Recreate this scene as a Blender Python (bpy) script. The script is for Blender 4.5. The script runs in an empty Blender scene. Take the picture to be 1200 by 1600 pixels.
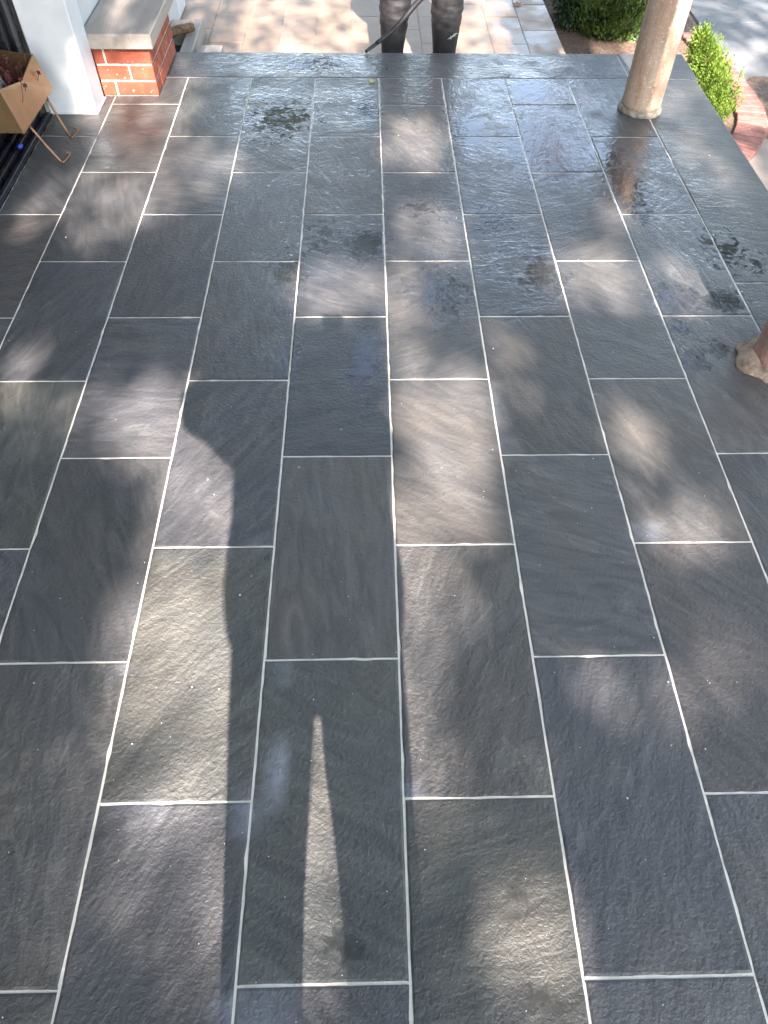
import bpy, bmesh, math, random
import numpy as np
from mathutils import Vector, Matrix, Quaternion
S = bpy.context.scene
COL = S.collection
random.seed(7); RNG = np.random.default_rng(7)
R = math.radians

# ------------------------------------------------------------------ camera
FPX, PITCH, YAW, ROLL, CAMH = 1110.0, 0.9271131737, 0.0349956359, 0.0190108694, 1.5221797
cy, sy, cp, sp = math.cos(YAW), math.sin(YAW), math.cos(PITCH), math.sin(PITCH)
def unyaw(v): return Vector((v[0]*cy + v[1]*sy, -v[0]*sy + v[1]*cy, v[2]))
RIGHT0, UP0, FWD = unyaw((1, 0, 0)), unyaw((0, sp, cp)), unyaw((0, cp, -sp))
RIGHT = RIGHT0*math.cos(ROLL) + UP0*math.sin(ROLL)
UP = UP0*math.cos(ROLL) - RIGHT0*math.sin(ROLL)
cam = bpy.data.cameras.new('camera'); camo = bpy.data.objects.new('camera', cam); COL.objects.link(camo)
cam.sensor_fit = 'AUTO'; cam.sensor_width = 36; cam.lens = 36*FPX/1600
cam.clip_start = 0.004; cam.clip_end = 600
camo.matrix_world = Matrix(((RIGHT.x, UP.x, -FWD.x, 0), (RIGHT.y, UP.y, -FWD.y, 0), (RIGHT.z, UP.z, -FWD.z, CAMH), (0, 0, 0, 1)))
S.camera = camo
def ray(px, py): return FWD*FPX + RIGHT*(px-600) - UP*(py-800)
def at(px, py, z=0.0):                      # calibrated: photo pixel -> point on the level z
    d = ray(px, py); t = (z-CAMH)/d.z
    return Vector((d.x*t, d.y*t, z))
def atY(px, py, y):
    d = ray(px, py); t = y/d.y
    return Vector((d.x*t, y, CAMH + d.z*t))

# ------------------------------------------------------------------ daylight
ELEV, AZ = R(38), R(4)
TOSUN = Vector((math.sin(AZ)*math.cos(ELEV), -math.cos(AZ)*math.cos(ELEV), math.sin(ELEV)))
w = bpy.data.worlds.new('World'); S.world = w; w.use_nodes = True
nt = w.node_tree; bg = nt.nodes['Background']
sky = nt.nodes.new('ShaderNodeTexSky'); sky.sky_type = 'NISHITA'; sky.sun_disc = False
sky.sun_elevation = ELEV; sky.sun_rotation = R(176)
hs = nt.nodes.new('ShaderNodeHueSaturation'); hs.inputs['Saturation'].default_value = .75
nt.links.new(sky.outputs[0], hs.inputs['Color']); nt.links.new(hs.outputs[0], bg.inputs[0]); bg.inputs[1].default_value = 0.14
sl = bpy.data.lights.new('sun', 'SUN'); sl.energy = 5.0; sl.angle = R(0.53); sl.color = (1.0, 0.86, 0.82)
so = bpy.data.objects.new('sun', sl); COL.objects.link(so)
so.rotation_euler = TOSUN.to_track_quat('Z', 'Y').to_euler()
S.view_settings.view_transform = 'Standard'; S.view_settings.look = 'None'
S.view_settings.gamma = 1; S.view_settings.use_curve_mapping = False
S.view_settings.exposure = 2.66
S.cycles.use_denoising = True
S.cycles.max_bounces = 8

# ------------------------------------------------------------------ helpers
def link(name, me, parent=None):
    o = bpy.data.objects.new(name, me); COL.objects.link(o)
    if parent: o.parent = parent
    return o
def tag(o, label=None, cat=None, group=None, kind=None):
    if label: o['label'] = label
    if cat: o['category'] = cat
    if group: o['group'] = group
    if kind: o['kind'] = kind
    return o
def empty(name, loc, label, cat, group=None):
    o = bpy.data.objects.new(name, None); COL.objects.link(o); o.location = loc; o.empty_display_size = .1
    return tag(o, label, cat, group)
def mesh(name, V, F, mat, smooth=False):
    me = bpy.data.meshes.new(name); me.from_pydata([tuple(v) for v in V], [], [tuple(f) for f in F]); me.update()
    if mat: me.materials.append(mat)
    if smooth: me.polygons.foreach_set('use_smooth', [True]*len(me.polygons))
    return me
class MB:
    def __init__(s): s.V = []; s.F = []
    def add(s, V, F):
        b = len(s.V); s.V += [tuple(v) for v in V]; s.F += [tuple(i+b for i in f) for f in F]; return s
    def box(s, a, b, bev=0.0, jit=0.0):
        bm = bmesh.new(); bmesh.ops.create_cube(bm, size=1)
        c = [(a[i]+b[i])/2 for i in range(3)]; d = [abs(b[i]-a[i]) for i in range(3)]
        for v in bm.verts: v.co = Vector((c[0]+v.co.x*d[0], c[1]+v.co.y*d[1], c[2]+v.co.z*d[2]))
        if bev: bmesh.ops.bevel(bm, geom=bm.edges[:], offset=bev, segments=1, affect='EDGES')
        if jit:
            for v in bm.verts: v.co += Vector((random.uniform(-jit, jit), random.uniform(-jit, jit), random.uniform(-jit, jit)))
        bm.verts.index_update()
        s.add([v.co.copy() for v in bm.verts], [[v.index for v in f.verts] for f in bm.faces]); bm.free(); return s
    def tube(s, pts, rad, n=10, cap=True, ell=None):
        pts = [Vector(p) for p in pts]; m = len(pts)
        if not hasattr(rad, '__len__'): rad = [rad]*m
        t0 = (pts[1]-pts[0]).normalized(); a = t0.orthogonal().normalized(); rings = []
        for i, p in enumerate(pts):
            t = (pts[min(i+1, m-1)]-pts[max(i-1, 0)]).normalized()
            a = (a - t*a.dot(t)).normalized(); b = t.cross(a)
            rings.append([p + (a*math.cos(2*math.pi*k/n) + b*math.sin(2*math.pi*k/n))*rad[i] for k in range(n)])
        return s.rings(rings, cap)
    def rings(s, rings, cap=True):
        n = len(rings[0]); V = [v for r in rings for v in r]; F = []
        for i in range(len(rings)-1):
            for k in range(n):
                k2 = (k+1) % n; F.append((i*n+k, i*n+k2, (i+1)*n+k2, (i+1)*n+k))
        if cap: F += [tuple(range(n-1, -1, -1)), tuple(range((len(rings)-1)*n, len(rings)*n))]
        return s.add(V, F)
    def lathe(s, prof, c=(0, 0, 0), n=24, cap=True):
        return s.rings([[Vector((c[0]+r*math.cos(2*math.pi*k/n), c[1]+r*math.sin(2*math.pi*k/n), c[2]+z)) for k in range(n)] for r, z in prof], cap)
    def build(s, name, mat, parent=None, smooth=False, shift=None):
        V = s.V if shift is None else [(v[0]-shift[0], v[1]-shift[1], v[2]-shift[2]) for v in s.V]
        return link(name, mesh(name, V, s.F, mat, smooth), parent)
def spline(pts, n=8):
    P = [Vector(p) for p in pts]; P = [P[0]*2-P[1]] + P + [P[-1]*2-P[-2]]; out = []
    for i in range(1, len(P)-2):
        a, b, c, d = P[i-1:i+3]
        for k in range(n):
            t = k/n; out.append(.5*((2*b)+(c-a)*t+(2*a-5*b+4*c-d)*t*t+(3*b-a-3*c+d)*t**3))
    out.append(P[-2]); return out

# ------------------------------------------------------------------ materials
class NT:
    def __init__(s, name):
        s.m = bpy.data.materials.new(name); s.m.use_nodes = True; s.t = s.m.node_tree; s.b = s.t.nodes['Principled BSDF']
    def n(s, typ, **kw):
        x = s.t.nodes.new(typ)
        for k, v in kw.items(): setattr(x, k, v)
        return x
    def set(s, sock, v):
        if hasattr(v, 'is_output'): s.t.links.new(v, sock)
        else: sock.default_value = v
    def math(s, op, a, b=None, c=None, clamp=False):
        x = s.n('ShaderNodeMath', operation=op, use_clamp=clamp); s.set(x.inputs[0], a)
        if b is not None: s.set(x.inputs[1], b)
        if c is not None: s.set(x.inputs[2], c)
        return x.outputs[0]
    def mix(s, f, a, b, blend='MIX'):
        x = s.n('ShaderNodeMix', data_type='RGBA', blend_type=blend); s.set(x.inputs[0], f); s.set(x.inputs[6], a); s.set(x.inputs[7], b); return x.outputs[2]
    def mixf(s, f, a, b):
        x = s.n('ShaderNodeMix', data_type='FLOAT'); s.set(x.inputs[0], f); s.set(x.inputs[2], a); s.set(x.inputs[3], b); return x.outputs[0]
    def noise(s, vec, scale, detail=4, rough=.55, dist=0.0):
        x = s.n('ShaderNodeTexNoise'); s.set(x.inputs['Vector'], vec); x.inputs['Scale'].default_value = scale
        x.inputs['Detail'].default_value = detail; x.inputs['Roughness'].default_value = rough; x.inputs['Distortion'].default_value = dist
        return x.outputs['Fac']
    def ramp(s, v, lo, hi, a=0.0, b=1.0):
        x = s.n('ShaderNodeMapRange'); s.set(x.inputs[0], v); x.inputs[1].default_value = lo; x.inputs[2].default_value = hi
        x.inputs[3].default_value = a; x.inputs[4].default_value = b; x.interpolation_type = 'SMOOTHSTEP'; return x.outputs[0]
    def coord(s, offset=True):
        tc = s.n('ShaderNodeTexCoord').outputs['Object']
        if not offset: return tc
        oi = s.n('ShaderNodeObjectInfo'); v = s.n('ShaderNodeVectorMath', operation='ADD'); s.set(v.inputs[0], tc)
        cx = s.n('ShaderNodeCombineXYZ')
        s.set(cx.inputs[0], s.math('MULTIPLY', oi.outputs['Random'], 37.0)); s.set(cx.inputs[1], s.math('MULTIPLY', oi.outputs['Random'], 91.0))
        s.set(cx.inputs[2], s.math('MULTIPLY', oi.outputs['Random'], 13.0))
        s.set(v.inputs[1], cx.outputs[0]); return v.outputs[0]
    def attr(s, name): return s.n('ShaderNodeAttribute', attribute_name=name).outputs['Fac']
    def bump(s, h, dist, strength=1.0):
        x = s.n('ShaderNodeBump'); x.inputs['Distance'].default_value = dist; s.set(x.inputs['Strength'], strength); s.set(x.inputs['Height'], h)
        s.set(s.b.inputs['Normal'], x.outputs[0])
    def out(s, col=None, rough=None, metal=None, spec=None, coat=None):
        if col is not None: s.set(s.b.inputs['Base Color'], col)
        if rough is not None: s.set(s.b.inputs['Roughness'], rough)
        if metal is not None: s.set(s.b.inputs['Metallic'], metal)
        if spec is not None: s.set(s.b.inputs['Specular IOR Level'], spec)
        return s.m
def rgb(r, g, b): return (r, g, b, 1)
def plain(name, c, rough=.6, var=.25, scale=20, bump=.002, metal=0.0, spec=None, bscale=None):
    t = NT(name); v = t.coord(); n = t.noise(v, scale); n2 = t.noise(v, bscale or scale*6, 3)
    col = t.mix(t.ramp(n, .3, .7), tuple(x*(1-var) for x in c)+(1,), tuple(min(1, x*(1+var)) for x in c)+(1,))
    t.bump(n2, bump, .6)
    return t.out(col, t.ramp(n, .2, .8, rough*.85, min(1, rough*1.15)), metal, spec)

# dark natural-cleft bluestone: per-slab tint in the object colour, streak angle in its alpha, wetness and dry film as mesh attributes
def slab_material():
    t = NT('bluestone'); tc = t.coord(); oi = t.n('ShaderNodeObjectInfo')
    rot = t.n('ShaderNodeVectorRotate', rotation_type='Z_AXIS'); t.set(rot.inputs['Vector'], tc)
    t.set(rot.inputs['Angle'], t.math('MULTIPLY', oi.outputs['Alpha'], math.pi*2))
    mp = t.n('ShaderNodeMapping'); t.set(mp.inputs[0], rot.outputs[0]); mp.inputs['Scale'].default_value = (4.5, 17, 3)
    streak = t.noise(mp.outputs[0], 1.0, 5, .55, 2.2)
    mp2 = t.n('ShaderNodeMapping'); t.set(mp2.inputs[0], rot.outputs[0]); mp2.inputs['Scale'].default_value = (36, 95, 30)
    fstreak = t.noise(mp2.outputs[0], 1.0, 3, .6, .4)
    cloud = t.noise(tc, 3.3, 3, .5, .6)
    grain = t.noise(tc, 250, 3, .6); pit = t.noise(tc, 98, 4, .62, .25)
    mp3 = t.n('ShaderNodeMapping'); t.set(mp3.inputs[0], rot.outputs[0]); mp3.inputs['Scale'].default_value = (2.0, 4.6, 2)
    cleft = t.noise(mp3.outputs[0], 1.0, 6, .58, 1.2); ridge = t.math('ABSOLUTE', t.math('SUBTRACT', t.math('FRACT', t.math('MULTIPLY', cleft, 5.0)), .5))
    wet = t.attr('wet'); dry = t.attr('dry')
    wn = t.noise(tc, 7.5, 4, .6, .5)
    wetm = t.math('MULTIPLY', wet, t.ramp(wn, .25, .65), clamp=True)
    pn = t.noise(tc, 24, 4, .6, .8); pool = t.ramp(t.math('ADD', t.attr('pool'), t.math('MULTIPLY', pn, 2.2)), 1.50, 2.02)
    wetm = t.math('MAXIMUM', wetm, pool)
    col = t.mix(t.ramp(streak, .25, .78), (.74, .74, .75, 1), (1.26, 1.25, 1.22, 1))
    col = t.mix(1.0, oi.outputs['Color'], col, 'MULTIPLY')
    col = t.mix(t.ramp(cloud, .38, .70, 0, .45), col, t.mix(1.0, col, (1.22, 1.10, .92, 1), 'MULTIPLY'))
    col = t.mix(t.ramp(fstreak, .45, .8, 0, .22), col, t.mix(1.0, col, (1.5, 1.5, 1.5, 1), 'MULTIPLY'))
    col = t.mix(t.ramp(pit, .62, .72, 0, .5), col, (.02, .021, .022, 1))
    col = t.mix(t.math('MULTIPLY', wetm, .8), col, t.mix(1.0, col, (.38, .39, .40, 1), 'MULTIPLY'))
    dn = t.math('MULTIPLY', dry, t.ramp(t.noise(tc, 40, 3), .25, .6, .55, 1.0), clamp=True)
    col = t.mix(dn, col, (.27, .29, .32, 1))
    col = t.mix(t.math('MULTIPLY', t.ramp(ridge, .34, .5, 0, .42), t.ramp(oi.outputs['Random'], .25, .9)), col, t.mix(1.0, col, (1.7, 1.7, 1.65, 1), 'MULTIPLY'))
    rough = t.mixf(wetm, .50, .22); rough = t.mixf(pool, rough, .03)
    rough = t.math('ADD', rough, t.math('MULTIPLY', dry, .2))
    h = t.math('ADD', t.math('MULTIPLY', grain, .35), t.math('MULTIPLY', pit, 1.5))
    h = t.math('ADD', h, t.math('MULTIPLY', fstreak, t.mixf(t.attr('coarse'), .32, .03))); h = t.math('ADD', h, t.math('MULTIPLY', streak, .9))
    strength = t.mixf(pool, t.mixf(t.attr('coarse'), .35, .9), .06)
    h = t.math('ADD', h, t.math('MULTIPLY', ridge, t.math('MULTIPLY', t.ramp(oi.outputs['Random'], .3, 1.0, .05, .9), t.mixf(t.attr('coarse'), 1.0, .2))))
    t.bump(h, .0042, strength)
    t.set(t.b.inputs['Coat Weight'], wetm); t.b.inputs['Coat IOR'].default_value = 1.6; t.set(t.b.inputs['Coat Roughness'], t.mixf(pool, .045, .01))
    cb = t.n('ShaderNodeBump'); cb.inputs['Distance'].default_value = .006
    rip = t.math('ADD', t.math('MULTIPLY', t.noise(tc, 34, 1.5, .5, .8), 1.0), t.math('MULTIPLY', streak, .9))
    t.set(cb.inputs['Height'], rip); t.set(cb.inputs['Strength'], t.mixf(pool, .6, .17)); t.set(t.b.inputs['Coat Normal'], cb.outputs[0])
    return t.out(col, rough, 0.0, t.mixf(wetm, .5, .15))
M = {}
M['slab'] = slab_material()
def grout_material():
    t = NT('grout'); v = t.coord(); wet = t.attr('wet'); n = t.noise(v, 30, 4); big = t.noise(v, 5, 3)
    col = t.mix(t.ramp(n, .3, .7), rgb(.66, .63, .54), rgb(.80, .77, .67)); w_ = t.math('MULTIPLY', wet, t.ramp(big, .3, .6), clamp=True)
    col = t.mix(t.math('MULTIPLY', w_, .25), col, rgb(.30, .30, .29)); col = t.mix(t.ramp(t.noise(v, 14, 3), .6, .75, 0, .5), col, rgb(.42, .40, .35))
    t.bump(t.noise(v, 160, 3), .002, .6); return t.out(col, .85)
M['grout'] = grout_material()
M['brick'] = None
def brick_material(name, c):
    t = NT(name); v = t.coord(); n = t.noise(v, 24, 4, .6); oi = t.n('ShaderNodeObjectInfo')
    col = t.mix(t.ramp(n, .3, .7), tuple(x*.8 for x in c)+(1,), tuple(x*1.15 for x in c)+(1,))
    col = t.mix(t.math('MULTIPLY', oi.outputs['Random'], .7), col, t.mix(1.0, col, (.6, .52, .5, 1), 'MULTIPLY'))
    col = t.mix(t.ramp(t.noise(v, 60, 3), .64, .74, 0, .6), col, rgb(.55, .45, .38))
    t.bump(t.noise(v, 130, 4), .003, .6); return t.out(col, .8)
M['brick'] = brick_material('red_brick', (.32, .078, .038))
M['brick2'] = brick_material('paver_brick', (.27, .13, .105))
M['mortar'] = plain('mortar', (.47, .41, .33), .9, .2, 40, .004)
M['mortar_ring'] = plain('mortar_ring', (.23, .20, .155), .9, .4, 30, .008, bscale=90)
M['mortar_base'] = plain('rough_mortar', (.30, .225, .17), .9, .45, 26, .012, bscale=70)
M['white_paint'] = plain('white_paint', (.60, .62, .63), .55, .05, 9, .0012, bscale=240)
M['grey_paint'] = plain('grey_paint', (.50, .51, .51), .6, .06, 6, .001)
M['black_metal'] = plain('black_metal', (.012, .013, .016), .28, .3, 12, .0004)
M['shade_black'] = plain('painted_dark_interior', (.010, .010, .011), .6, .3, 6, .001)  # black colour stands in for shade inside the planter and curb opening
M['rail'] = plain('anodised_rail', (.05, .055, .07), .3, .2, 14, .0004, metal=.7)
M['rubber'] = plain('black_rubber', (.023, .022, .0235), .6, .3, 25, .0006)
M['trouser'] = plain('dark_trousers', (.05, .05, .065), .8, .3, 40, .001)
M['jacket'] = plain('navy_jacket', (.05, .06, .09), .85, .25, 40, .001)
M['skin'] = plain('skin', (.45, .28, .2), .5, .08, 14, .0004)
M['hair'] = plain('hair', (.03, .02, .015), .5, .3, 60, .002)
M['soil'] = plain('soil', (.12, .085, .06), .95, .4, 14, .02)
M['mulch'] = plain('mulch', (.17, .115, .08), .95, .45, 60, .02)
M['leafbrown'] = plain('dry_leaf', (.28, .13, .05), .7, .3, 60, .001)
M['leafyellow'] = plain('yellow_leaf', (.5, .42, .1), .6, .2, 60, .001)
M['white_bit'] = plain('white_grit', (.75, .75, .73), .7, .1, 60, .001)
M['bark'] = plain('bark', (.10, .075, .055), .9, .4, 12, .02)
def wood_material():
    t = NT('cut_log'); v = t.coord(); mp = t.n('ShaderNodeMapping'); t.set(mp.inputs[0], v); mp.inputs['Scale'].default_value = (6, 60, 60)
    n = t.noise(mp.outputs[0], 1.0, 4, .6); t.bump(n, .004, .7)
    return t.out(t.mix(t.ramp(n, .3, .7), rgb(.10, .055, .025), rgb(.30, .19, .10)), .7)
M['wood'] = wood_material()
def limestone():
    t = NT('limestone'); v = t.coord(); mp = t.n('ShaderNodeMapping'); t.set(mp.inputs[0], v); mp.inputs['Scale'].default_value = (14, 1.6, 14)
    n = t.noise(mp.outputs[0], 1.0, 5, .6, .8); n2 = t.noise(v, 120, 3)
    t.bump(n2, .001, .5)
    return t.out(t.mix(t.ramp(n, .3, .7), rgb(.27, .235, .20), rgb(.38, .335, .285)), .6)
M['limestone'] = limestone()
def sandstone():
    t = NT('sandstone'); v = t.coord(); oi = t.n('ShaderNodeObjectInfo'); n = t.noise(v, 5, 5, .6, .6); f = t.noise(v, 45, 4, .6, .4)
    col = t.mix(t.ramp(n, .3, .7), rgb(.26, .185, .12), rgb(.32, .235, .16))
    col = t.mix(t.math('MULTIPLY', oi.outputs['Random'], .35), col, rgb(.23, .185, .15))
    wet = t.attr('wet'); w = t.math('MULTIPLY', wet, t.ramp(t.noise(v, 4, 4), .3, .6), clamp=True)
    col = t.mix(t.math('MULTIPLY', w, .55), col, t.mix(1.0, col, (.55, .52, .5, 1), 'MULTIPLY'))
    t.bump(t.math('ADD', t.math('MULTIPLY', f, .5), n), .006, t.mixf(w, .5, .3))
    return t.out(col, t.mixf(w, .6, .13))
M['sand'] = sandstone()
M['sandjoint'] = plain('sand_joint', (.27, .21, .155), .9, .15, 30, .002)
def concrete(name, c):
    t = NT(name); v = t.coord(); n = t.noise(v, 3, 5, .6); f = t.noise(v, 90, 4)
    col = t.mix(t.ramp(n, .3, .72), tuple(x*.78 for x in c)+(1,), tuple(x*1.15 for x in c)+(1,))
    col = t.mix(t.ramp(f, .6, .75, 0, .4), col, tuple(x*.6 for x in c)+(1,)); t.bump(f, .003, .5); return t.out(col, .85)
M['pave'] = concrete('pavement_stone', (.19, .2, .195))
M['path'] = concrete('beige_concrete', (.34, .29, .235))
def column_material(name, a, b, c, rough):
    t = NT(name); v = t.coord(False); mp = t.n('ShaderNodeMapping'); t.set(mp.inputs[0], v); mp.inputs['Scale'].default_value = (16, 16, 4.5)
    n = t.noise(mp.outputs[0], 1.0, 5, .65, .5); f = t.noise(v, 95, 4, .65); g = t.noise(v, 34, 3, .6)
    col = t.mix(t.ramp(n, .38, .66), a, b); col = t.mix(t.ramp(f, .55, .66, 0, .85), col, c)
    col = t.mix(t.ramp(g, .66, .72, 0, .8), col, rgb(.10, .05, .035))
    t.bump(t.math('ADD', f, t.math('MULTIPLY', n, .6)), .004, .8); return t.out(col, rough)
M['column'] = column_material('weathered_column', rgb(.40, .30, .22), rgb(.30, .185, .12), rgb(.50, .43, .35), .8)
M['column2'] = column_material('rough_column', rgb(.34, .19, .15), rgb(.42, .27, .21), rgb(.50, .42, .36), .85)
def brass():
    t = NT('aged_brass'); v = t.coord(); n = t.noise(v, 9, 4, .6); f = t.noise(v, 70, 4)
    col = t.mix(t.ramp(n, .35, .68), rgb(.25, .18, .09), rgb(.34, .20, .105)); col = t.mix(t.ramp(f, .6, .72, 0, .7), col, rgb(.2, .11, .05))
    t.bump(f, .0006, .5); return t.out(col, .42, .75)
M['brass'] = brass()
M['iron'] = plain('copper_leg', (.20, .11, .07), .35, .3, 20, .0006, metal=.8)
M['card'] = plain('grey_card', (.33, .33, .31), .7, .1, 12, .0004)
M['blue'] = plain('blue_plastic', (.02, .05, .3), .3, .1, 12, .0004)
def leafmat(name, a, b, trans=.25):
    t = NT(name); v = t.coord(False); n = t.noise(v, 9, 3); f = t.noise(v, 60, 2)
    col = t.mix(t.ramp(t.math('ADD', t.math('MULTIPLY', n, .6), t.math('MULTIPLY', f, .4)), .35, .65), a, b)
    t.out(col, .5)
    tr = t.n('ShaderNodeBsdfTranslucent'); t.set(tr.inputs[0], col); mx = t.n('ShaderNodeMixShader'); mx.inputs[0].default_value = trans
    t.t.links.new(t.b.outputs[0], mx.inputs[1]); t.t.links.new(tr.outputs[0], mx.inputs[2])
    t.t.links.new(mx.outputs[0], t.t.nodes['Material Output'].inputs[0]); return t.m
M['leaf'] = leafmat('maple_leaves', rgb(.03, .06, .015), rgb(.06, .11, .025), .12)
M['leaf2'] = leafmat('street_tree_leaves', rgb(.03, .05, .015), rgb(.09, .12, .025), .2)
M['thuja'] = leafmat('arborvitae_foliage', rgb(.085, .16, .02), rgb(.20, .29, .045), .35)
M['thuja_dark'] = leafmat('dark_arborvitae_foliage', rgb(.035, .075, .016), rgb(.10, .155, .03), .3)
M['shrub'] = leafmat('shrub_leaves', rgb(.025, .05, .02), rgb(.06, .10, .04), .2)
M['hosta'] = leafmat('ground_leaves', rgb(.10, .2, .05), rgb(.22, .32, .16), .25)

# ------------------------------------------------------------------ porch floor
X0, W = 0.06643355, 0.3118
YJ = {-3: .0879, -2: .4039, -1: .7167, 0: 1.0339, 1: 1.3417, 2: 1.6577, 3: 1.9663, 4: 2.2859, 5: 2.5954, 6: 2.915, 7: 3.2243, 8: 3.5348}
for k in range(-4, -12, -1): YJ[k] = .0879 + (k+3)*.31358
FRONT_J, FRONT_E, RIGHT_E, LEFT_E = 3.826, 4.128, 1.650, -1.425
G = .0025                                              # half a joint
def blob_px(lst):
    out = []
    for (x, y, rx, ry, s) in lst:
        c = at(x, y); a = at(x+rx, y); u = at(x, y-ry); d = at(x, y+ry)
        out.append((c.x, (u.y+d.y)/2, a.x-c.x, (u.y-d.y)/2, s))
    return out
def field(X, Y, blobs, soft=.6):
    T = np.zeros_like(X)
    for (cx, cy_, rx, ry, s) in blobs:
        r = np.sqrt(((X-cx)/rx)**2 + ((Y-cy_)/ry)**2)
        T = np.maximum(T, s*np.clip((1+soft/2-r)/soft, 0, 1))
    return T
WET = blob_px([(660, 300, 380, 230, .42), (840, 190, 130, 110, 1), (440, 180, 90, 70, .95), (435, 450, 55, 110, 1), (400, 560, 90, 60, .85), (420, 640, 60, 60, .5),
               (565, 570, 50, 90, .8), (820, 430, 100, 80, .95), (1090, 440, 100, 70, .8), (1090, 540, 60, 70, .65), (1110, 330, 55, 90, .4), (480, 100, 130, 30, .75),
               (545, 380, 70, 70, .85), (690, 450, 70, 60, .85), (545, 160, 70, 50, .8), (850, 100, 150, 25, .35), (540, 1460, 90, 60, .5), (800, 1400, 60, 60, .6), (850, 1570, 60, 50, .7),
               (185, 230, 60, 45, .6), (740, 190, 60, 80, .8), (1000, 280, 90, 90, .9)])
POOL = blob_px([(452, 440, 28, 50, 1), (680, 458, 50, 46, 1), (572, 383, 34, 30, 1), (845, 235, 75, 65, 1), (830, 145, 60, 28, 1), (850, 432, 45, 36, 1), (1058, 465, 50, 25, 1), (1130, 470, 35, 25, 1), (1062, 510, 18, 18, 1), (1120, 545, 22, 18, 1), (1088, 560, 24, 20, 1),
               (440, 185, 62, 40, .9), (985, 300, 34, 75, .9), (570, 560, 26, 60, 1), (442, 565, 26, 36, 1), (800, 1405, 24, 34, 1), (852, 1565, 30, 30, 1), (540, 1470, 36, 30, .8), (575, 175, 25, 20, 1), (740, 210, 40, 40, .9), (930, 240, 40, 30, .9), (1130, 390, 40, 40, .8), (485, 100, 110, 18, .8), (770, 340, 50, 30, .8), (660, 330, 40, 25, .7), (1180, 410, 25, 25, .8), (500, 370, 30, 30, .8)])
DRY = blob_px([(430, 1205, 15, 48, .95), (420, 1250, 12, 42, .85), (385, 1275, 12, 26, .8), (442, 1052, 18, 14, .7), (642, 1232, 14, 16, .75), (648, 1268, 11, 16, .7),
               (410, 1576, 70, 26, .85), (188, 1048, 12, 9, .7), (795, 698, 14, 12, .7), (1012, 832, 24, 15, .7), (232, 1262, 30, 12, .3), (775, 640, 6, 30, .25), (755, 604, 18, 5, .35), (650, 1000, 5, 30, .2)])
TINTS = [(.084, .086, .086), (.080, .083, .086), (.088, .087, .083), (.081, .085, .079), (.089, .085, .083), (.076, .079, .084), (.087, .090, .090)]
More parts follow.
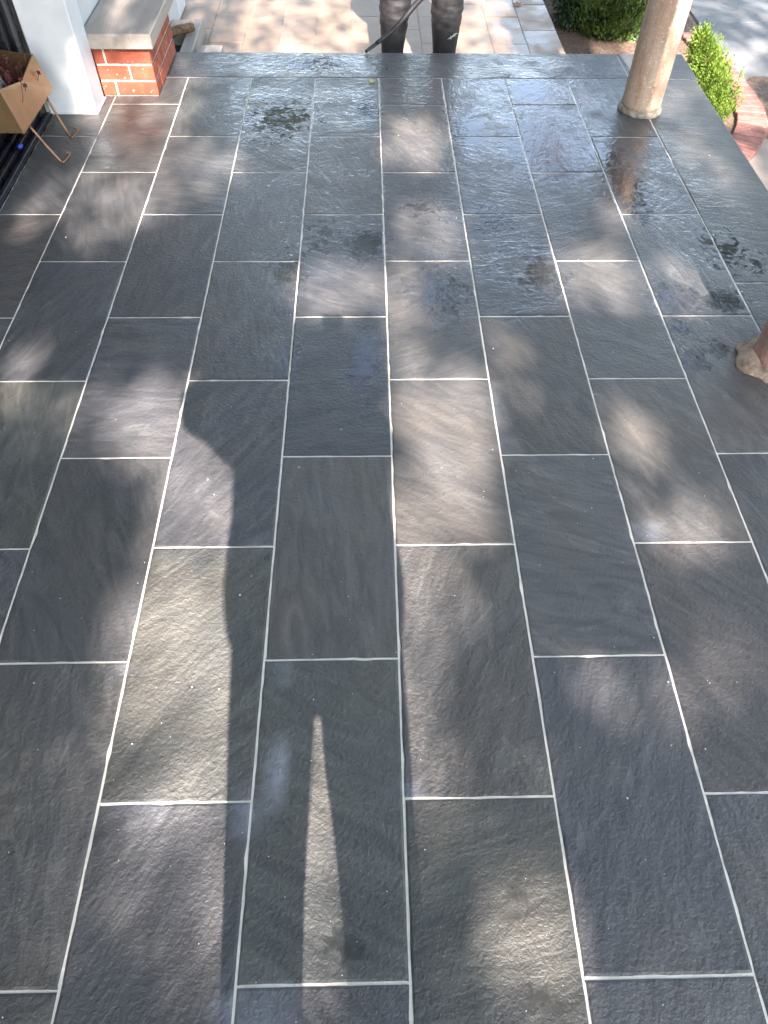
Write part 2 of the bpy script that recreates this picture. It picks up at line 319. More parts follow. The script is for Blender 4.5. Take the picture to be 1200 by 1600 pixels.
def slab(x0, x1, y0, y1, parent, z=0.0, nx=10, ny=20, th=.03, mat='slab', name='slab', relief=.0007, coarse=None, wetfn=None, gap=G):
    cx, cy_ = (x0+x1)/2, (y0+y1)/2
    xs = np.linspace(x0+gap, x1-gap, nx+1); ys = np.linspace(y0+gap, y1-gap, ny+1)
    Xg, Yg = np.meshgrid(xs, ys); n = (nx+1)*(ny+1)
    ph = RNG.uniform(0, 6.28, 4); an = RNG.uniform(0, 6.28)
    u = Xg*math.cos(an)+Yg*math.sin(an); v = -Xg*math.sin(an)+Yg*math.cos(an)
    Z = relief*(np.sin(u*9+ph[0]+1.3*np.sin(v*5+ph[1])) + .6*np.sin(u*21+v*7+ph[2]) + .5*RNG.normal(0, .5, Xg.shape)) + RNG.uniform(-.0004, .0004)
    b = np.zeros(Xg.shape, bool); b[0, :] = b[-1, :] = True; b[:, 0] = b[:, -1] = True
    Xj = Xg.copy(); Yj = Yg.copy()
    jit = RNG.normal(0, .0006, (2,)+Xg.shape); chip = (RNG.random(Xg.shape) < .035)*RNG.uniform(.001, .003, Xg.shape)
    Xj[:, 0] += jit[0][:, 0]+chip[:, 0]; Xj[:, -1] -= np.abs(jit[0][:, -1])*.5+chip[:, -1]; Yj[0] += jit[1][0]+chip[0]; Yj[-1] -= np.abs(jit[1][-1])*.5+chip[-1]
    Z[b] = np.where(True, -.0010, 0)
    inner = lambda A, lo, hi: None
    # second ring pulled to 5 mm from the edge keeps the arris narrow
    Xj[:, 1] = xs[0]+.005; Xj[:, -2] = xs[-1]-.005; Yj[1, :] = ys[0]+.005; Yj[-2, :] = ys[-1]-.005
    V = np.stack([Xj-cx, Yj-cy_, Z], -1).reshape(-1, 3)
    F = []
    for j in range(ny):
        for i in range(nx):
            a = j*(nx+1)+i; F.append((a, a+1, a+nx+2, a+nx+1))
    ring = [i for i in range(nx+1)] + [(j+1)*(nx+1)-1 for j in range(1, ny+1)] + [ny*(nx+1)+i for i in range(nx-1, -1, -1)] + [j*(nx+1) for j in range(ny-1, 0, -1)]
    low = V[ring].copy(); low[:, 2] = -th; V = np.vstack([V, low]); m = len(ring)
    for i in range(m): F.append((ring[i], n+i, n+(i+1) % m, ring[(i+1) % m]))
    nV = len(V); V = np.vstack([V, V])                   # the arris and sides get their own vertices, so the top stays flat-shaded to its edge
    fi = 0
    for j in range(ny):
        for i in range(nx):
            if not (0 < i < nx-1 and 0 < j < ny-1): F[fi] = tuple(q+nV for q in F[fi])
            fi += 1
    F = F[:fi] + [tuple(q+nV for q in f) for f in F[fi:]]
    me = mesh(name, V.tolist(), F, M[mat], True)
    me.polygons.foreach_set('use_smooth', [0 < i < nx-1 and 0 < j < ny-1 for j in range(ny) for i in range(nx)]+[False]*m)
    wx, wy = V[:, 0]+cx, V[:, 1]+cy_
    wet = field(wx, wy, WET, .9) if wetfn is None else wetfn(wx, wy)
    dry = field(wx, wy, DRY, .9); pool = field(wx, wy, POOL, 1.4)
    for nm, val in (('wet', wet), ('dry', dry), ('pool', pool), ('coarse', np.full(len(V), RNG.random() if coarse is None else coarse))):
        at_ = me.attributes.new(nm, 'FLOAT', 'POINT'); at_.data.foreach_set('value', val.astype(np.float32))
    o = link(name, me, parent); o.location = (cx, cy_, z)
    t = TINTS[RNG.integers(len(TINTS))]; f = RNG.uniform(.84, 1.14)
    o.color = (t[0]*f, t[1]*f, t[2]*f, RNG.random())
    return o
BACK_Y = YJ[-9]
fx = np.linspace(LEFT_E, RIGHT_E-.03, 61); fy = np.linspace(BACK_Y, FRONT_E-.03, 121); FX, FY = np.meshgrid(fx, fy)
fV = [(x, y, -.0019) for x, y in zip(FX.ravel(), FY.ravel())]; fF = [(j*61+i, j*61+i+1, j*61+i+62, j*61+i+61) for j in range(120) for i in range(60)]
fm = MB().add(fV, fF).box((LEFT_E, BACK_Y, -.10), (RIGHT_E-.03, FRONT_E-.03, -.012))
floor = fm.build('porch_floor', M['grout']); tag(floor, kind='structure')
fa = floor.data.attributes.new('wet', 'FLOAT', 'POINT'); fw_ = np.zeros(len(fm.V), np.float32); fw_[:len(fV)] = field(FX.ravel(), FY.ravel(), WET, .9); fa.data.foreach_set('value', fw_)
for k in range(-5, 4):
    xa = LEFT_E if k == -5 else X0+k*W; xb = X0+(k+1)*W
    js = [BACK_Y] + [YJ[p] for p in range(-9, 9) if (p % 2 == 0) == (k % 2 == 0) and YJ[p] > BACK_Y+.05] + [FRONT_J]
    for a, b in zip(js[:-1], js[1:]):
        if b-a < .04: continue
        near = 1.0 if (a+b)/2 < .9 else (.45 if (a+b)/2 < 2.2 else .3)
        c = near*RNG.uniform(.6, 1.0)
        slab(xa, xb, a, b, floor, coarse=c, nx=12, ny=max(6, int(24*(b-a)/.62)))
for a, b in ((BACK_Y, -.9), (-.9, .62), (.62, 2.15), (2.15, FRONT_J)):
    o = slab(X0+4*W, RIGHT_E, a, b, floor, nx=12, ny=48, th=.05, name='border_slab', gap=.0018); o.color = (.058, .060, .058, .02)
for a, b in ((-1.23, 1.318), (1.318, RIGHT_E+.012)):
    o = slab(a, b, FRONT_J, FRONT_E, floor, nx=int(60*(b-a)/2+8), ny=12, th=.05, name='border_slab', gap=.0018); o.color = (.058, .061, .064, .02)
base = MB().box((LEFT_E-.4, BACK_Y, -.9), (RIGHT_E-.05, FRONT_E-.05, -.104)).build('porch_base', M['mortar']); tag(base, kind='structure')

# ------------------------------------------------------------------ lower ground
GZ, LZ = -.56, -.36
gr = link('ground', mesh('ground', [(-150, -150, GZ), (150, -150, GZ), (150, 250, GZ), (-150, 250, GZ)], [(0, 1, 2, 3)], M['soil'])); tag(gr, kind='structure')
LX1 = 1.300
landing = MB().box((-1.6, FRONT_E-.04, -.9), (LX1-.01, 7.6, LZ-.003)).build('landing', M['sandjoint']); tag(landing, kind='structure')
def lwet(x, y): return np.clip((x-.6)/.5, 0, 1)*.75 + np.clip((.35-np.abs(x+.55))/.3, 0, 1)*.35
PW, PL = .2325, .465
for c in range(13):
    xb = LX1-c*PW; xa = max(xb-PW, -1.6); y = FRONT_E-.04-(PL/2 if c % 2 else 0)
    while y < 7.55:
        a, b = max(y, FRONT_E-.04), min(y+PL, 7.6)
        if b-a > .05: slab(xa, xb, a, b, landing, z=LZ, nx=4, ny=6, th=.02, mat='sand', name='paver', relief=.0012, wetfn=lwet, gap=.0022)
        y += PL
# grey street pavement, joints running away up to the street
pave = MB().box((2.50, 3.6, GZ-.1), (9.5, 40, GZ+.008)).build('pavement', M['sandjoint']); tag(pave, kind='structure')
d = (at(1200, 95, GZ)-at(1110, 0, GZ)); pang = math.atan2(d.x, d.y)
for i in range(7):
    for j in range(10):
        o = slab(-.45, .45, -.6, .6, pave, nx=2, ny=3, th=.02, mat='pave', name='pavement_slab', relief=.001, gap=.006, wetfn=lambda x, y: x*0)
        o.location = (2.98+i*.9, 5.55+j*1.2, GZ+.03)
path = MB().box((1.7, 1.2, GZ-.1), (2.494, 4.36, GZ+.012)).box((2.50, 1.2, GZ-.1), (4.6, 4.9, GZ+.012)).build('concrete_path', M['path']); tag(path, kind='structure')
mulch_bed = MB().box((1.31, 4.365, GZ-.1), (2.494, 7.2, GZ+.02)).build('garden_bed', M['mulch']); tag(mulch_bed, kind='structure')
leafsoil = MB()
P = at(1165, 140, GZ)
dirt = MB().lathe([(.0, .030), (.25, .028), (.42, .02), (.5, .01)], (P.x+.12, P.y, GZ), 20, False).build('soil_patch', M['mulch'], smooth=True); tag(dirt, kind='structure')

# ------------------------------------------------------------------ house side: door, pillar, wall
door = empty('black_door', (-1.42, 1.2, 0), 'black metal framed glass door with threshold rails along the edge of the slate floor', 'door')
def part(mb, name, mat, parent, smooth=False): return mb.build(name, M[mat], parent, smooth, shift=parent.location)
part(MB().box((-1.62, BACK_Y, -.02), (-1.428, 3.428, .004)), 'threshold', 'black_metal', door)
for xx, hh, mt in ((-1.436, .022, 'rail'), (-1.47, .035, 'black_metal'), (-1.515, .03, 'rail'), (-1.56, .05, 'black_metal')):
    part(MB().box((xx-.009, BACK_Y, .002), (xx+.009, 3.40, hh), .002), 'rail', mt, door)
part(MB().box((-1.70, BACK_Y, .004), (-1.65, 3.30, 2.3)), 'door_leaf', 'black_metal', door)
part(MB().box((-1.69, 3.31, .006), (-1.47, 3.428, 2.4), .006).box((-1.468, 3.36, .006), (-1.45, 3.428, 2.4), .003), 'jamb', 'black_metal', door)
part(MB().box((-1.60, 3.22, .006), (-1.585, 3.305, 2.4), .003), 'jamb', 'rail', door)
b = at(39, 233, .03); part(MB().lathe([(.0, 0), (.012, 0), (.012, .012), (.0, .016)], (-1.45, b.y, .036), 10), 'stopper', 'blue', door, True)
pil = empty('square_pillar', (-1.33, 3.5, 0), 'white painted square pillar beside the brick pier, sunlit along one edge', 'pillar')
part(MB().box((-1.438, 3.434, 0), (-1.226, 3.588, 2.8), .004), 'shaft', 'white_paint', pil)
part(MB().box((-1.444, 3.428, 0), (-1.220, 3.594, .006), .001), 'base_caulk', 'white_paint', pil)
wall = MB().box((-1.75, 3.60, -.9), (-1.262, 5.6, 2.9)).build('house_wall', M['grey_paint']); tag(wall, 'light grey painted house wall behind the white pillar', 'wall')
wall2 = MB().box((-1.75, BACK_Y-3, 0), (-1.71, 3.59, 2.9)).build('house_wall', M['grey_paint']); tag(wall2, 'pale house wall enclosing the black glass door', 'wall')
pil2 = MB().box((-1.50, 5.62, LZ), (-1.262, 5.9, 2.4), .004).build('square_pillar', M['white_paint']); tag(pil2, 'white post standing beyond the brick pier by the log', 'pillar')

# brick pier with limestone cap
PX0, PX1, PY0, PY1 = -1.236, -.974, 3.612, 4.115
pier = empty('brick_pier', ((PX0+PX1)/2, (PY0+PY1)/2, 0), 'low red brick pier under a pale limestone cap at the floor corner', 'brick pier')
part(MB().box((PX0+.006, PY0+.006, 0), (PX1-.006, PY1-.006, .205)), 'mortar_core', 'mortar', pier)
BH, BJ = .0575, .0105
def brick(a, b): part(MB().box(a, b, .0025, .0008), 'brick', 'brick', pier)
for r in range(3):
    z0 = .004+r*(BH+BJ); z1 = z0+BH
    cuts = {2: [-1.236, -1.183, -.974], 1: [-1.236, -1.085, -.974], 0: [-1.236, -1.165, -.974]}[r]
    for i in range(len(cuts)-1):
        a = cuts[i]+(BJ/2 if i else 0); bb = cuts[i+1]-(BJ/2 if i < len(cuts)-2 else 0)
        dep = .095 if i == len(cuts)-2 and r != 1 else .09
        brick((a, PY0, z0), (bb, PY0+dep, z1))
    y = PY0+.095+BJ if r != 1 else PY0+.09+BJ
    lens = [.195, .195] if r != 1 else [.09, .195, .1]
    for L in lens:
        e = min(y+L, PY1)
        if e-y > .03: brick((PX1-.09, y, z0), (PX1, e, z1))
        y = e+BJ
part(MB().box((PX0-.02, PY0-.03, .208), (PX1+.026, PY1+.5, .268), .004), 'cap', 'limestone', pier)

# planter with dry flowers on scrolled legs
pl = empty('brass_planter', (-1.43, 3.1, 0), 'aged brass planter box on curled legs in front of the black door', 'planter')
X_ = -1.355
face = [(X_, 2.92, .15), (X_+.01, 3.33, .15), (X_-.01, 3.285, .30), (X_-.02, 3.12, .265), (X_-.03, 2.915, .315)]
def plate(pts, th, n):
    q = [Vector(p) for p in pts]; nn = Vector(n)*th; m = len(q)
    return MB().add(q+[p-nn for p in q], [tuple(range(m)), tuple(range(2*m-1, m-1, -1))]+[(i, m+i, m+(i+1) % m, (i+1) % m) for i in range(m)])
part(plate(face, .004, (1, 0, 0)), 'front_panel', 'brass', pl)
back = [(x-.17, y, z+(.03 if z > .2 else 0)) for x, y, z in face]
part(plate(back, .004, (1, 0, 0)), 'back_panel', 'brass', pl)
part(plate([(X_-.002, 2.925, .151), (X_-.172, 2.925, .151), (X_-.19, 2.92, .335), (X_-.034, 2.92, .31)], .004, (0, -1, 0)), 'end_panel', 'brass', pl)
part(plate([(X_-.002, 3.327, .151), (X_-.172, 3.325, .151), (X_-.18, 3.29, .32), (X_-.016, 3.283, .298)], .004, (0, 1, 0)), 'end_panel', 'brass', pl)
part(MB().box((X_-.165, 2.93, .152), (X_-.008, 3.31, .17)), 'tray', 'shade_black', pl)  # painted black for the shaded inside of the box
f1, f2 = at(113, 216, .006), at(100, 254, .006)
for (st, f) in (((X_+.004, 3.24, .152), f1), ((X_+.002, 2.985, .152), f2)):
    s0 = Vector(st); m1 = s0.lerp(f, .45)+Vector((.0, 0, -.012)); m2 = s0.lerp(f, .85)+Vector((0, 0, -.012)); m2.z = max(m2.z, .012)
    e = f+Vector((.012, .01, .0)); e2 = f+Vector((.022, .03, .02)); e3 = f+Vector((.008, .035, .026))
    part(MB().tube(spline([s0, m1, m2, f+Vector((0, 0, .004)), e2, e3], 6), [.0055]*31, 8), 'leg', 'iron', pl, True)
for yy in (3.24, 2.985): part(MB().tube(spline([(X_-.168, yy, .155), (X_-.19, yy, .06), (X_-.22, yy, .055)], 5), .0055, 8), 'leg', 'iron', pl, True)
fl = MB()
for i in range(42):
    c = Vector((X_-random.uniform(.03, .14), random.uniform(2.97, 3.27), .17)); tip = c+Vector((random.uniform(-.05, .05), random.uniform(-.05, .05), random.uniform(.06, .17)))
    fl.tube([c, c.lerp(tip, .5)+Vector((.01, 0, .01)), tip], .0012, 4)
    for k in range(4):
        q = Vector((random.gauss(0, 1), random.gauss(0, 1), random.gauss(0, 1))).normalized()*.012; r_ = q.orthogonal().normalized()*.007
        fl.add([tip-q, tip+r_, tip+q, tip-r_], [(0, 1, 2, 3)])
M['dead'] = plain('dried_flowers', (.09, .02, .018), .8, .4, 50, .001)
df = fl.build('dried_flowers', M['dead']); tag(df, 'dark red dried flowers inside the brass planter', 'flowers')
cd = plate([(X_-.06, 3.02, .19), (X_-.10, 3.16, .19), (X_-.17, 3.22, .36), (X_-.15, 3.15, .40), (X_-.12, 3.04, .36)], .003, (.9, -.3, .3)).build('grey_card', M['card'])
tag(cd, 'grey folded card tucked upright in the brass planter', 'card')

# stone curb with a log beside the landing
cb = empty('stone_curb', (-1.15, 5.4, LZ), 'pale stone curb framing an opening painted dark beside the landing', 'curb')
q = at(317, 30, LZ+.09); q2 = at(301, 80, LZ+.09); q3 = at(300, 45, LZ+.09)
part(MB().box((q.x-.075, FRONT_E+.2, LZ), (q.x, q.y, LZ+.09), .004), 'kerb', 'limestone', cb)
part(MB().box((-1.255, q.y-.19, LZ), (q.x-.077, q.y, LZ+.088), .004), 'kerb', 'limestone', cb)
part(MB().box((-1.255, FRONT_E+.2, LZ), (q.x-.078, q.y-.192, LZ+.006)), 'pit', 'shade_black', cb)  # thin black sheet on the landing, painted shade of the opening
l0, l1 = at(270, 50, LZ+.12), at(302, 42, LZ+.12)
lg = MB().tube([l0+Vector((-.03, 0, -.004)), l0, l0.lerp(l1, .3)+Vector((0, .004, .003)), l0.lerp(l1, .7), l1], [.026, .028, .026, .027, .024], 9).build('wood_log', M['wood']); tag(lg, 'short split log lying across the pale stone curb', 'log')
s1, s2 = at(313, 70, LZ+.07), at(348, 70, LZ+.07)
lb = MB().box((s1.x, s1.y-.25, LZ), (s2.x, s1.y, LZ+.07), .004).build('stone_block', M['limestone']); tag(lb, 'small pale stone block against the edge of the slate floor', 'stone block')

# ------------------------------------------------------------------ columns
def wob(prof, c, n=40, amp=.002, seed=0, fn=None):
    rr = random.Random(seed); rings = []
    for r, z in prof:
        ring = []
        for k in range(n):
            a = 2*math.pi*k/n; rad = r + amp*(math.sin(a*3+z*9+seed)+math.sin(a*7+z*23+seed*2))*.5 + rr.uniform(-amp, amp)*.25
            if fn: rad = fn(rad, a, z)
            ring.append(Vector((c[0]+rad*math.cos(a), c[1]+rad*math.sin(a), c[2]+z)))
        rings.append(ring)
    return MB().rings(rings, True)
c1 = empty('porch_column', (1.288, 3.495, 0), 'round weathered tan column at the far corner, lit by the sun', 'column', None)
zs = [(.0895, .022)]+[(.0895-.004*(z/2.7), z) for z in np.linspace(.04, 2.6, 40)]
part(wob(zs, (1.288, 3.495, 0), 48, .0012, 3), 'shaft', 'column', c1, True)
part(wob([(.101, 0), (.1, .010), (.096, .020), (.088, .025)], (1.288, 3.495, 0), 44, .0035, 5), 'mortar_ring', 'mortar_ring', c1, True)
part(MB().lathe([(.09, 2.6), (.12, 2.63), (.12, 2.68)], (1.288, 3.495, 0), 32), 'capital', 'column', c1)
c2p = at(1217, 566); c2x, c2y = c2p.x, c2p.y
c2 = empty('porch_column', (c2x, c2y, 0), 'reddish rough column in crumbling mortar at the near floor edge', 'column')
part(wob([(.098, .02)]+[(.092-.004*(z/2.7), z) for z in np.linspace(.05, 2.6, 60)], (c2x, c2y, 0), 48, .006, 9), 'shaft', 'column2', c2, True)
part(wob([(.134, 0), (.132, .008), (.120, .02), (.100, .034), (.088, .04)], (c2x, c2y, 0), 34, .016, 11), 'mortar_ring', 'mortar_base', c2, True)
part(MB().lathe([(.09, 2.6), (.12, 2.63), (.12, 2.68)], (c2x, c2y, 0), 32), 'capital', 'column2', c2)

# ------------------------------------------------------------------ people
def skin(name, V, E, mat, parent, root=0, sub=2):
    names = list(V); idx = {k: i for i, k in enumerate(names)}
    me = bpy.data.meshes.new(name); me.from_pydata([tuple(V[k][0]) for k in names], [(idx[a], idx[b]) for a, b in E], []); me.update(); me.materials.append(mat)
    o = link(name, me, parent); md = o.modifiers.new('skin', 'SKIN'); md.use_smooth_shade = True
    for i, k in enumerate(names):
        r = V[k][1]; sv = me.skin_vertices[0].data[i]; sv.radius = r if hasattr(r, '__len__') else (r, r); sv.use_root = (i == root)
    s = o.modifiers.new('sub', 'SUBSURF'); s.levels = sub; s.render_levels = sub
    return o
def make_person(name, label, P, face, tmat, jmat, hairlen, boots, jacket_prof):
    # P: joints in metres from the person's base; face: unit vector the person looks along
    root = empty(name, P['base'], label, 'person'); f = Vector(face); side = Vector((0, 0, 1)).cross(f)   # side = the person's left
    V = {}; E = []
    def add(k, p, r): V[k] = (Vector(p), r)
    pel = Vector(P['pelvis']); hd = Vector(P['head'])
    add('pelvis', pel, .11); add('belly', pel+Vector((0, 0, .17)), .115); add('chest', pel+Vector((0, 0, .36)), .13); add('neckbase', pel+Vector((0, 0, .53)), .07)
    nk = pel+Vector((0, 0, .53)); add('neck', nk.lerp(hd, .5), .052); add('jaw', hd+f*.035+Vector((0, 0, -.055)), .055); add('skull', hd+Vector((0, 0, .03)), .085); add('crown', hd-f*.01+Vector((0, 0, .08)), .065)
    E += [('pelvis', 'belly'), ('belly', 'chest'), ('chest', 'neckbase'), ('neckbase', 'neck'), ('neck', 'jaw'), ('jaw', 'skull'), ('skull', 'crown')]
    for s, sg in (('l', 1), ('r', -1)):
        sh, el, wr, hand = (Vector(P[k+s]) for k in ('shoulder', 'elbow', 'wrist', 'hand'))
        add('sh'+s, sh, .06); add('el'+s, el, .042); add('wr'+s, wr, .027); dirn = (hand-wr).normalized(); palm = wr+dirn*.055
        add('palm'+s, palm, (.032, .02)); E += [('chest', 'sh'+s), ('sh'+s, 'el'+s), ('el'+s, 'wr'+s), ('wr'+s, 'palm'+s)]
        across = dirn.cross(Vector(P['grip'+s])).normalized(); curl = Vector(P['grip'+s]).normalized()
        for i, (off, ln) in enumerate(((-.03, .068), (-.01, .078), (.01, .074), (.03, .058))):
            k0 = palm+dirn*.04+across*off; k1 = k0+dirn*ln*.42+curl*ln*.12; k2 = k1+dirn*ln*.25+curl*ln*.33; k3 = k2+curl*ln*.30-dirn*ln*.08
            for j, (kk, r) in enumerate(((k0, .0105), (k1, .0095), (k2, .009), (k3, .008))): add(f'f{s}{i}{j}', kk, r)
            E += [('palm'+s, f'f{s}{i}0')]+[(f'f{s}{i}{j}', f'f{s}{i}{j+1}') for j in range(3)]
        t0 = wr+dirn*.035-across*.032; t1 = t0-across*.025+dirn*.03+curl*.012; t2 = t1+dirn*.028+curl*.016
        for j, kk in enumerate((t0, t1, t2)): add(f't{s}{j}', kk, (.012, .0105, .009)[j])
        E += [('palm'+s, f't{s}0'), (f't{s}0', f't{s}1'), (f't{s}1', f't{s}2')]
        hp, kn, an = (Vector(P[k+s]) for k in ('hip', 'knee', 'ankle'))
        add('hip'+s, hp, .085); add('knee'+s, kn, .055); add('an'+s, an, .038); toe = Vector(P['toe'+s])
        add('ball'+s, an.lerp(toe, .6)+Vector((0, 0, -.04)), .036); add('toe'+s, toe, .026)
        E += [('pelvis', 'hip'+s), ('hip'+s, 'knee'+s), ('knee'+s, 'an'+s), ('an'+s, 'ball'+s), ('ball'+s, 'toe'+s)]
    add('nose', hd+f*.112+Vector((0, 0, .0)), .013); E.append(('skull', 'nose'))
    body = skin('body', V, E, M['skin'], root)
    for sg in (1, -1):
        ec = hd+f*.088+side*sg*.032+Vector((0, 0, .022)); MB().lathe([(0, -.012), (.009, -.008), (.012, 0), (.009, .008), (0, .012)], ec, 10, False).build('eye', M['white_paint'], root, True)
        ea = hd+side*sg*.09+Vector((0, 0, .005)); MB().tube([ea+Vector((0, 0, -.03)), ea, ea+Vector((0, 0, .03))], [.008, .016, .010], 8).build('ear', M['skin'], root, True)
    mo = hd+f*.085+Vector((0, 0, -.052)); MB().tube([mo-side*.025, mo+f*.006, mo+side*.025], [.004, .007, .004], 8).build('mouth', M['dead'], root, True)
    hr = []
    for i in range(9):
        a = i/8*math.pi*.62; rr = .103*math.sin(a)+.002; zz = .103*math.cos(a)
        hr.append([hd+Vector((0, 0, .045+zz))-f*.022+(side*math.cos(2*math.pi*k/20)*.9+f*math.sin(2*math.pi*k/20)*(1.0 if math.sin(2*math.pi*k/20) < 0 else .85))*rr for k in range(20)])
    MB().rings(hr[::1], True).build('hair', M['hair'], root, True)
    # trousers: two legs joined at the seat; a jacket lofted over the trunk with sleeves
    tr = MB()
    for s in 'lr':
        hp, kn, an = (Vector(P[k+s]) for k in ('hip', 'knee', 'ankle')); R_ = P['legr']
        pts = [hp+Vector((0, 0, .06)), hp, hp.lerp(kn, .5), kn, kn.lerp(an, .5), an+Vector((0, 0, .03))]
        tr.tube(spline(pts, 4), np.interp(np.linspace(0, 5, 21), range(6), R_).tolist(), 18)
    seat = []
    for z_, hw, dp in ((-.10, .06, .07), (-.06, .15, .10), (.0, .178, .12), (.08, .18, .12), (.14, .17, .115)):
        seat.append([pel+Vector((0, 0, z_))+side*hw*math.cos(2*math.pi*k/24)+f*dp*math.sin(2*math.pi*k/24) for k in range(24)])
    tr.rings(seat); tr.build('trousers', M[tmat], root, True)
    jk = MB(); rg = []
    for z_, hw, dp in jacket_prof:
        c = Vector((pel.x, pel.y, 0))
        rg.append([c+Vector((0, 0, z_))+side*hw*abs(math.cos(a))**.75*(1 if math.cos(a) > 0 else -1)+f*dp*abs(math.sin(a))**.85*(1 if math.sin(a) > 0 else -1) for a in [2*math.pi*k/28 for k in range(28)]])
    jk.rings(rg)
    for s in 'lr':
        sh, el, wr = (Vector(P[k+s]) for k in ('shoulder', 'elbow', 'wrist'))
        jk.tube(spline([sh.lerp(Vector((pel.x, pel.y, sh.z)), .35), sh, sh.lerp(el, .5), el, el.lerp(wr, .5), wr], 4), np.interp(np.linspace(0, 5, 21), range(6), (.085, .085, .07, .064, .053, .042)).tolist(), 16)
    jk.build('jacket', M[jmat], root, True)
    return root
# the photographer: only the shadow shows
bx, by = -.045, -.41
Pp = dict(base=(0, 0, 0), pelvis=(bx, by, .93), head=(bx, by+.03, 1.63),
          shoulderl=(bx-.19, by, 1.44), elbowl=(bx-.335, by+.12, 1.445), wristl=(-.15, -.19, 1.50), handl=(-.06, -.13, 1.53), gripl=(.6, -.3, .5),
          shoulderr=(bx+.17, by, 1.42), elbowr=(bx+.135, by+.10, 1.20), wristr=(.12, -.20, 1.44), handr=(.085, -.13, 1.49), gripr=(-.6, -.3, .5),
          hipl=(bx-.098, by, .90), kneel=(bx-.117, by, .50), anklel=(bx-.12, by-.01, .09), toel=(bx-.14, by+.17, .03),
          hipr=(bx+.098, by, .90), kneer=(bx+.105, by, .50), ankler=(bx+.11, by-.01, .09), toer=(bx+.13, by+.17, .03), legr=(.09, .102, .091, .077, .070, .066))
jp = ((.93, .19, .13), (.97, .214, .15), (1.04, .225, .155), (1.20, .214, .15), (1.32, .216, .15), (1.42, .212, .135), (1.47, .17, .11), (1.51, .09, .08), (1.53, .06, .065))
photog = make_person('person', 'person standing in wide trousers and jacket taking the picture with a phone', Pp, (0, 1, 0), 'trouser', 'jacket', .1, False, jp)
for s in 'lr':
    an, toe = Vector(Pp['ankle'+s]), Vector(Pp['toe'+s])
    MB().tube([an+Vector((0, -.07, -.03)), an+Vector((0, -.02, -.02)), an.lerp(toe, .6)+Vector((0, 0, -.025)), toe+Vector((0, .03, .005))], [.045, .06, .048, .03], 12).build('shoe', M['rubber'], photog, True)
fw = Vector(FWD); cpos = Vector((0, 0, CAMH))
ph = MB(); u_, r_ = Vector(UP), Vector(RIGHT); cc = cpos-fw*.016-u_*.055+r_*.022
for_ = [(a, b, c) for a in (-1, 1) for b in (-1, 1) for c in (-1, 1)]
ph.add([cc+r_*a*.036+u_*b*.074+fw*c*.004 for a, b, c in for_], [(0, 1, 3, 2), (4, 6, 7, 5), (0, 4, 5, 1), (2, 3, 7, 6), (0, 2, 6, 4), (1, 5, 7, 3)])
pho = ph.build('phone', M['black_metal']); tag(pho, 'black phone held out at arm length by the photographer', 'phone')
# the worker in boots on the landing
WY = 4.42
la, lb_ = atY(613, 78, WY), atY(618, 4, WY); ra, rb = atY(694, 78, WY), atY(699, 4, WY)
xm = (la.x+ra.x)/2
h0 = at(571, 81, .008); h1 = atY(617, 44, 4.20); h2 = atY(655, 1, 4.26); hh = h2+(h2-h0)*.5
Pw = dict(base=(0, 0, 0), pelvis=(xm, WY+.02, LZ+.95), head=(xm, WY-.08, LZ+1.63),
          shoulderl=(xm+.19, WY, LZ+1.43), elbowl=(xm+.23, WY+.02, LZ+1.13), wristl=(hh.x+.06, hh.y+.03, hh.z+.10), handl=(hh.x+.01, hh.y+.02, hh.z+.01), gripl=(-.3, -.2, -.9),
          shoulderr=(xm-.19, WY, LZ+1.43), elbowr=(xm-.22, WY-.03, LZ+1.15), wristr=(xm-.10, WY-.16, LZ+.93), handr=(xm-.04, WY-.20, LZ+.88), gripr=(.3, -.2, -.9),
          hipl=(xm+.11, WY+.01, LZ+.90), kneel=(rb.x, WY, LZ+.52), anklel=(ra.x, WY, LZ+.10), toel=(ra.x+.03, WY-.18, LZ+.035),
          hipr=(xm-.11, WY+.01, LZ+.90), kneer=(lb_.x, WY, LZ+.52), ankler=(la.x, WY, LZ+.10), toer=(la.x-.03, WY-.18, LZ+.035), legr=(.092, .092, .088, .078, .05, .045))
jw = tuple((z-.02+LZ, hw*.92, dp*.9) for z, hw, dp in jp)
worker = make_person('person', 'person in black wrinkled rubber boots standing on the landing behind the slate edge', Pw, (0, -1, 0), 'trouser', 'jacket', .1, True, jw)
